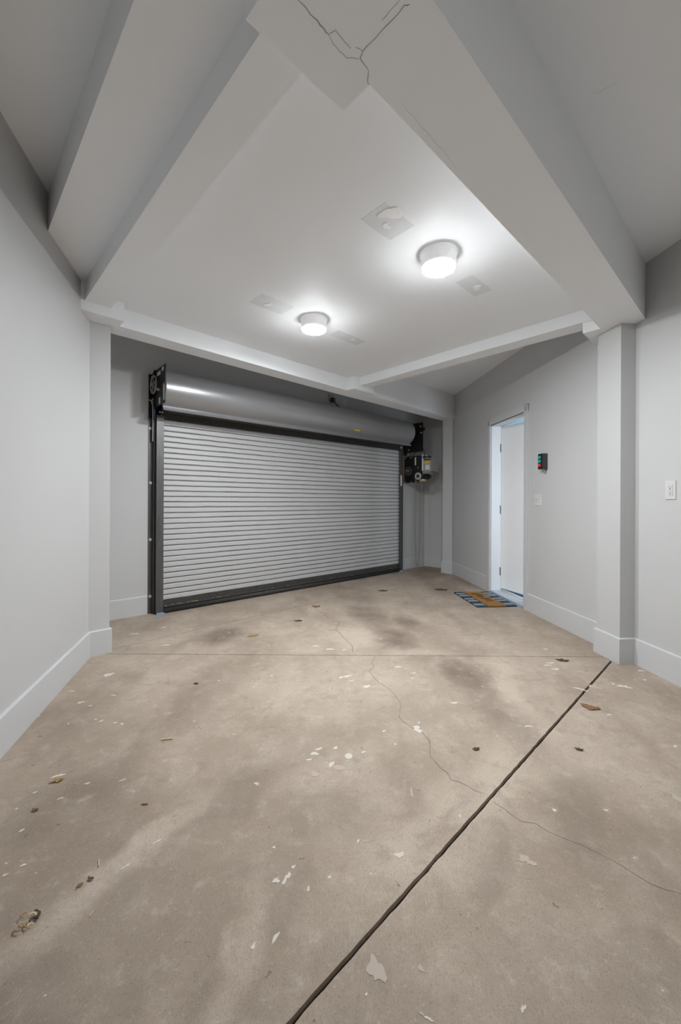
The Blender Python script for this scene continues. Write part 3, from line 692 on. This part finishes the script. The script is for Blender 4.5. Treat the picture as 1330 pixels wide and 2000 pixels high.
# ------------------------------------------------------------------ shutter motor and its hand chain
op = empty('shutter_motor', SN(4.3, 0, 1.4)); tag(op, 'black and grey electric shutter motor mounted beside the right guide', 'motor')
OPI = Matrix.Translation(-Vector(op.location))
def Q(o, par=None):
    if par is None: o.parent = op; o.matrix_parent_inverse = OPI
    else: o.parent = par
    return o
Q(prism('backing_board', rect(SN, 4.232, 4.30, 0.0, 0.022), 1.43, 1.86, 'brown'))
mpl = Q(prism('mounting_plate', rect(SN, 4.246, 4.256, 0.018, 0.372), 1.412, 1.838, 'black'))
Q(prism('plate_flange', rect(SN, 4.246, 4.36, 0.372, 0.392), 1.595, 1.850, 'pale'))
mho = Q(prism('motor_housing', rect(SN, 4.262, 4.47, 0.398, 0.535), 1.585, 1.820, 'grey_box'))
bm = bmesh.new(); add_cyl(bm, SN(4.255, 0.466, 1.785), Vector((0, 0, 1)), 0.070, 0.03, 24); Q(link('housing_cap', finish(bm, 'housing_cap'), 'black'))
Q(prism('housing_sticker', rect(SN, 4.2605, 4.262, 0.405, 0.528), 1.755, 1.812, 'cord'), mho)
Q(prism('housing_sticker', rect(SN, 4.2595, 4.2605, 0.415, 0.520), 1.775, 1.790, 'pale'), mho)
Q(prism('housing_sticker', rect(SN, 4.2605, 4.262, 0.412, 0.508), 1.700, 1.745, 'yellow'), mho)
Q(prism('housing_sticker', rect(SN, 4.2605, 4.262, 0.425, 0.505), 1.610, 1.685, 'pale'), mho)
Q(prism('label_strip', rect(SN, 4.2450, 4.246, 0.235, 0.258), 1.690, 1.815, 'pale'), mpl)
bm = bmesh.new(); add_torus(bm, SN(4.24, 0.107, 1.60), D, 0.066, 0.010, 28, 8); add_cyl(bm, SN(4.232, 0.107, 1.60), D, 0.060, 0.012, 24); spk = Q(link('sprocket', finish(bm, 'sprocket'), 'darkbox'))
for n, z in ((0.085, 1.61), (0.12, 1.607)): Q(cyl('bolt', SN(4.215, n, z), D, 0.008, 0.02, 'zinc', seg=10), spk)
bm = bmesh.new(); add_torus(bm, SN(4.225, 0.315, 1.512), D, 0.046, 0.014, 28, 8); add_cyl(bm, SN(4.235, 0.315, 1.512), D, 0.05, 0.02, 24); cwh = Q(link('chain_wheel', finish(bm, 'chain_wheel'), 'zinc'))
bm = bmesh.new(); add_cyl(bm, SN(4.205, 0.315, 1.512), D, 0.020, 0.03, 16); Q(link('chain_wheel_hub', finish(bm, 'chain_wheel_hub'), 'darkbox'), cwh)
bm = bmesh.new(); add_cyl(bm, SN(4.25, 0.415, 1.50), N, 0.045, 0.085, 20); add_cyl(bm, SN(4.25, 0.50, 1.50), N, 0.026, 0.03, 16); Q(link('brake_drum', finish(bm, 'brake_drum'), 'black'))
Q(prism('gear_cover', rect(SN, 4.262, 4.40, 0.375, 0.50), 1.54, 1.585, 'steel'))
Q(prism('chain_guard', rect(SN, 4.225, 4.262, 0.345, 0.455), 1.422, 1.442, 'brown'))
Q(prism('chain_guard_lip', rect(SN, 4.225, 4.262, 0.355, 0.435), 1.442, 1.460, 'pale'))
for k, (n, z) in enumerate(((0.05, 1.43), (0.165, 1.425), (0.275, 1.43), (0.05, 1.815), (0.16, 1.818), (0.30, 1.65), (0.33, 1.43))):
    Q(cyl('bolt', SN(4.246, n, z), -D, 0.008, 0.008, 'zinc', seg=8), mpl)
Q(tube('drive_chain', [SN(4.25, 0.175, 1.92), SN(4.25, 0.118, 1.82)], 0.007, 'cord'))
Q(tube('drive_chain', [SN(4.25, 0.245, 1.92), SN(4.25, 0.185, 1.82)], 0.007, 'cord'))
Q(tube('power_cable', [SN(4.25, 0.395, 1.94), SN(4.26, 0.405, 1.89), SN(4.265, 0.42, 1.815)], 0.006, 'cord'))

hc = empty('hand_chain', SN(4.24, 0.3, 0.03)); tag(hc, 'long thin hand chain hanging in a loop under the shutter motor', 'chain')
def chain(pts):
    bm = bmesh.new(); tot = []
    for i in range(len(pts)-1): tot.append((pts[i+1]-pts[i]).length)
    L = sum(tot); n = int(L/0.021)
    for k in range(n+1):
        d = k/n*L; i = 0
        while i < len(tot)-1 and d > tot[i]: d -= tot[i]; i += 1
        p = pts[i].lerp(pts[i+1], min(1, d/tot[i])); t = (pts[i+1]-pts[i]).normalized()
        ax = D if k % 2 else N
        ax = (ax - t*ax.dot(t)).normalized()
        add_torus(bm, p, ax, 0.0085, 0.0024, 8, 4, flat=1.5, adir=t)
    o = link('chain_strand', finish(bm, 'chain_strand'), 'chain'); o.parent = hc; o.matrix_parent_inverse = Matrix.Translation(-Vector(hc.location)); return o
cA = SN(4.225, 0.262, 1.50); cB = SN(4.225, 0.372, 1.47)
chain([cA, SN(4.225, 0.262, 0.62), SN(4.23, 0.278, 0.25), SN(4.23, 0.298, 0.05), SN(4.23, 0.312, 0.025)])
chain([cB, SN(4.225, 0.360, 0.75), SN(4.23, 0.340, 0.25), SN(4.23, 0.322, 0.05), SN(4.23, 0.312, 0.025)])

# ------------------------------------------------------------------ socket and cord above the hood
so = empty('power_socket', SN(2.675, 0, 2.535)); tag(so, 'small dark socket box on the wall above the shutter hood', 'socket')
SOI = Matrix.Translation(-Vector(so.location))
for nm, r_, z0, z1, m_ in (('box', rect(SN, 2.64, 2.715, 0, 0.03), 2.50, 2.575, 'seam'), ('plug', rect(SN, 2.652, 2.70, 0.03, 0.075), 2.465, 2.525, 'darkbox')):
    o = prism(nm, r_, z0, z1, m_); o.parent = so; o.matrix_parent_inverse = SOI
co = tube('power_cord', [SN(2.70, 0.06, 2.47), SN(2.75, 0.07, 2.43), SN(2.82, 0.07, 2.40), SN(2.93, 0.07, 2.385), SN(3.15, 0.06, 2.38), SN(3.6, 0.05, 2.38), SN(4.2, 0.04, 2.37)], 0.007, 'cord')
co.parent = so; co.matrix_parent_inverse = SOI
jb = empty('junction_plate', SN(2.935, 0, 2.50)); tag(jb, 'small white plate on the wall above the hood, right of the socket', 'plate')
JBI = Matrix.Translation(-Vector(jb.location))
o = prism('plate', rect(SN, 2.90, 2.97, 0, 0.012), 2.44, 2.555, 'plate'); o.parent = jb; o.matrix_parent_inverse = JBI
for z in (2.46, 2.535):
    o = cyl('screw', SN(2.935, 0.012, z), N, 0.004, 0.002, 'zinc', seg=8); o.parent = jb; o.matrix_parent_inverse = JBI
cs = empty('cable_stub', EW(6.55, 0, 2.35))
tag(cs, 'black cable end sticking out of the wall right of the shutter hood', 'cable')
o = tube('cable', [SN(4.33, 0.01, 2.36), SN(4.45, 0.10, 2.33), SN(4.56, 0.15, 2.30)], 0.006, 'cord'); o.parent = cs; o.matrix_parent_inverse = Matrix.Translation(-Vector(cs.location))
o = cyl('gland', SN(4.555, 0.15, 2.30), D + Vector((0, 0, 0.6)), 0.022, 0.05, 'cord'); o.parent = cs; o.matrix_parent_inverse = Matrix.Translation(-Vector(cs.location))

# ------------------------------------------------------------------ wall fittings on the right wall
def fitting(name, y, z, label, cat):
    o = empty(name, EW(y, 0, z)); tag(o, label, cat); inv = Matrix.Translation(-Vector(o.location))
    def add(c): c.parent = o; c.matrix_parent_inverse = inv; return c
    return add
def bevel_plate(name, y0, y1, z0, z1, d, m_):
    bm = bmesh.new(); b = 0.003
    lo = [EW(y0, 0, z0), EW(y1, 0, z0), EW(y1, 0, z1), EW(y0, 0, z1)]
    hi = [EW(y0+b, d, z0+b), EW(y1-b, d, z0+b), EW(y1-b, d, z1-b), EW(y0+b, d, z1-b)]
    lo = [bm.verts.new(p) for p in lo]; hi = [bm.verts.new(p) for p in hi]
    bm.faces.new(lo); bm.faces.new(hi)
    for i in range(4): bm.faces.new((lo[i], lo[(i+1) % 4], hi[(i+1) % 4], hi[i]))
    return link(name, finish(bm, name), m_)
add = fitting('power_outlet', 2.54, 1.20, 'white two-slot power outlet on the right wall near the pillar', 'outlet')
add(bevel_plate('cover_plate', 2.500, 2.575, 1.142, 1.262, 0.007, 'plate'))
add(prism('insert_seam', EWr(2.5195, 2.5555, 0.006, 0.0074), 1.166, 1.238, 'seam'))
add(prism('insert', EWr(2.5205, 2.5545, 0.006, 0.0090), 1.167, 1.237, 'plate'))
for z in (1.186, 1.222):
    for y in (2.531, 2.545): add(prism('slot', EWr(y-.0012, y+.0012, 0.008, 0.0094), z-.004, z+.005, 'slot'))
    add(prism('earth_hole', EWr(2.5345, 2.5405, 0.008, 0.0094), z-.013, z-.007, 'slot'))
for y in (2.5335, 2.5415): add(prism('test_button', EWr(y-.003, y+.003, 0.008, 0.0100), 1.2005, 1.2065, 'seam'))
add = fitting('light_switch', 3.98, 1.137, 'white toggle light switch plate beside the door', 'switch')
add(bevel_plate('cover_plate', 3.925, 4.032, 1.082, 1.196, 0.006, 'plate'))
for y in (3.957, 4.000):
    add(prism('toggle_slot', EWr(y-.006, y+.006, 0.005, 0.0066), 1.126, 1.152, 'seam'))
    add(prism('toggle', EWr(y-.004, y+.004, 0.005, 0.016), 1.128, 1.139, 'plate'))
add = fitting('control_box', 3.86, 1.51, 'black shutter control box with green and red buttons beside the door', 'control box')
add(prism('case', EWr(3.826, 3.898, 0, 0.052), 1.434, 1.582, 'darkbox'))
add(prism('face_plate', EWr(3.830, 3.894, 0.052, 0.056), 1.440, 1.577, 'black'))
for z, m_ in ((1.547, 'green'), (1.510, 'green'), (1.472, 'red')):
    add(prism('button', EWr(3.846, 3.878, 0.056, 0.064), z-.013, z+.013, m_))
add(tube('conduit', [EW(3.850, 0.022, 1.436), EW(3.850, 0.020, 1.415), EW(3.852, 0.004, 1.402)], 0.011, 'grey_box'))

# ------------------------------------------------------------------ doormat
MY0, MY1 = 4.30, 4.965
def MT(y, d, z=0): return EW(y, d, z)
mat_o = empty('doormat', EW(4.63, 0.26, 0)); tag(mat_o, 'orange-brown coir doormat with blue striped ends at the door', 'doormat')
MI = Matrix.Translation(-Vector(mat_o.location))
def mm(o): o.parent = mat_o; o.matrix_parent_inverse = MI; return o
dA, dB = 0.035, 0.475
mm(prism('backing', EWr(MY0, MY1, dA, dB), 0.0, 0.006, 'matblack'))
mm(prism('coir_panel', EWr(MY0+.004, MY1-.004, dA+.115, dB-.125), 0.006, 0.016, 'coir'))
for d0, d1 in ((dA+.003, dA+.103), (dB-.112, dB-.003)):
    n = 13; h = (MY1-MY0-.008)/n
    for i in range(n):
        y0 = MY0 + .004 + i*h
        mm(prism('stripe', EWr(y0+.001, y0+h-.001, d0, d1), 0.006, 0.013, ('matblue', 'matgrey', 'matblack')[(0, 1, 0, 2, 1, 0, 1, 2, 0, 1, 0, 1, 2)[i]]))
r = random.Random(5)
for (y, d, ry, rd) in ((4.84, 0.255, .045, .055), (4.72, 0.25, .05, .04), (4.60, 0.24, .05, .05), (4.52, 0.235, .03, .05), (4.78, 0.22, .03, .03)):
    pts = [EW(y + ry*math.cos(t)*(1+r.uniform(-.3, .3)), d + rd*math.sin(t)*(1+r.uniform(-.3, .3))) for t in [2*math.pi*k/14 for k in range(14)]]
    mm(prism('worn_print', pts, 0.010, 0.0166, 'coirdark'))

# ------------------------------------------------------------------ litter on the floor
def leaf_mesh(seed, lobes, m_, th=0.0012):
    r = random.Random(seed); n = 26; bm = bmesh.new(); c = bm.verts.new((0, 0, 0.004)); ring = []
    for i in range(n):
        t = 2*math.pi*i/n; k = 1 + 0.28*math.sin(lobes*t + r.uniform(0, .4)) + r.uniform(-.16, .16)
        ring.append(bm.verts.new((math.cos(t)*k, math.sin(t)*k*0.55, 0)))
    for v in ring: v.co.z = 0.0008 + r.uniform(0, 0.006)
    for i in range(n): bm.faces.new((c, ring[i], ring[(i+1) % n]))
    bm2 = bm; me = bpy.data.meshes.new('leaf'); bm2.to_mesh(me); bm2.free(); me.materials.append(M[m_]); return me
def litter(name, x, y, size, a, me, label, cat, group=None):
    o = bpy.data.objects.new(name, me); COL.objects.link(o); o.location = (x, y, 0.0004); o.scale = (size, size, 1); o.rotation_euler = (0, 0, math.radians(a))
    sm = o.modifiers.new('thickness', 'SOLIDIFY'); sm.thickness = 0.001; sm.offset = 1
    return tag(o, label, cat, group)
lb = [leaf_mesh(i, k, m_) for i, (k, m_) in enumerate(((3, 'leaf'), (5, 'leafdark'), (2, 'leaf'), (4, 'wood')))]
litter('dry_leaf', 1.372, 2.203, 0.042, -28, lb[0], 'largest curled brown dry leaf right of the long floor joint', 'leaf')
litter('dry_leaf', -1.128, 1.612, 0.020, 20, lb[3], 'brown leaf scrap beside white paint near the left wall', 'leaf')
litter('dry_leaf', 1.578, 2.852, 0.038, -10, lb[1], 'dark dry leaf near the square pillar', 'leaf')
litter('dry_leaf', -0.879, 2.467, 0.014, 0, lb[1], 'tiny black leaf scrap on the pale floor left of centre', 'leaf')
litter('dry_leaf', -0.255, 4.265, 0.040, 0, lb[0], 'orange brown leaf on the far floor in front of the shutter', 'leaf')
litter('dry_leaf', -0.387, 3.758, 0.034, 10, lb[1], 'flat dark leaf on the far floor between joint and crack', 'leaf')
litter('dry_leaf', -0.720, 3.355, 0.045, 30, lb[3], 'pale brown leaf stain-coloured scrap left of the far crack', 'leaf')
litter('dry_leaf', 0.535, 5.026, 0.055, 10, lb[1], 'dark leaf on the floor before the right end of the shutter', 'leaf')
litter('dry_leaf', 1.281, 5.099, 0.075, -10, lb[1], 'dark leaf scrap on the floor left of the doormat', 'leaf')
litter('dry_leaf', -0.737, 1.195, 0.008, 0, lb[0], 'small reddish leaf scrap on the near floor, upper of a pair', 'leaf')
litter('dry_leaf', -0.755, 1.175, 0.008, 40, lb[3], 'small olive leaf scrap on the near floor, lower of a pair', 'leaf')
litter('dry_leaf', -1.101, 1.458, 0.010, 10, lb[0], 'small rusty leaf scrap on the dark stain near the left wall', 'leaf')
litter('dry_leaf', 0.621, 1.829, 0.016, 20, lb[1], 'tiny dark leaf scrap left of the long floor joint', 'leaf')
litter('dry_leaf', 1.088, 1.829, 0.016, -20, lb[1], 'tiny dark leaf scrap right of the long floor joint', 'leaf')
def stick(name, pts, r0, m_, label, cat='twig'):
    o = tube(name, [Vector((*p, r0)) for p in pts], r0, m_); return tag(o, label, cat)
stick('straw', [(-0.835, 1.888), (-0.812, 1.893), (-0.785, 1.897)], 0.0035, 'straw', 'pale straw lying on the floor left of centre')
stick('wood_chip', [(-0.730, 1.490), (-0.708, 1.492)], 0.0035, 'wood', 'short brown wood chip on the floor left of centre')
stick('straw', [(-0.752, 1.262), (-0.742, 1.245), (-0.738, 1.238)], 0.0018, 'straw', 'curved straw blade on the near left floor')
stick('straw', [(-0.672, 1.105), (-0.675, 1.09)], 0.0014, 'straw', 'tiny straw blade nearest the bottom edge')
# a small heap of curled wood shavings
hp_ = empty('wood_shavings', (-0.826, 1.073, 0)); tag(hp_, 'small heap of curled wood shavings on the near left floor', 'shavings')
r = random.Random(3)
for i in range(9):
    cx, cy, R_ = r.uniform(-.022, .022), r.uniform(-.018, .018), r.uniform(.006, .012); a0 = r.uniform(0, 6.28); z = 0.002 + r.uniform(0, .006)
    o = tube('shaving', [Vector((cx + R_*math.cos(a0+k*.5), cy + R_*math.sin(a0+k*.5), z + k*0.0006)) for k in range(6)], r.uniform(.0012, .0022), ('straw', 'wood', 'leafdark')[i % 3], hp_)

bm = bmesh.new(); r = random.Random(11)
for i in range(46):
    t = 0.46 + abs(r.gauss(0, 0.45)) if i < 32 else r.uniform(0.5, 3.9)
    t = min(t, 3.95); n = r.uniform(0.086, 0.108); L = r.uniform(0.004, 0.014); a = r.uniform(0, 6.28)
    d1 = (D*math.cos(a) + N*math.sin(a))*L; d2 = (D*-math.sin(a) + N*math.cos(a))*L*0.35; c = SN(t, n, 0.0735)
    lo = [bm.verts.new(c + v + Vector((0, 0, k))) for v, k in ((-d1, 0), (d2*1.2, 0.001), (d1, 0.003), (-d2, 0.0))]
    hi = [bm.verts.new(v.co + Vector((0, 0, 0.0012))) for v in lo]
    bm.faces.new(lo); bm.faces.new(hi)
    for k in range(4): bm.faces.new((lo[k], lo[(k+1) % 4], hi[(k+1) % 4], hi[k]))
o = link('leaf_litter', finish(bm, 'leaf_litter'), 'straw'); tag(o, 'scattered dry leaf crumbs on the bottom bar of the shutter', 'leaf litter', kind='stuff')
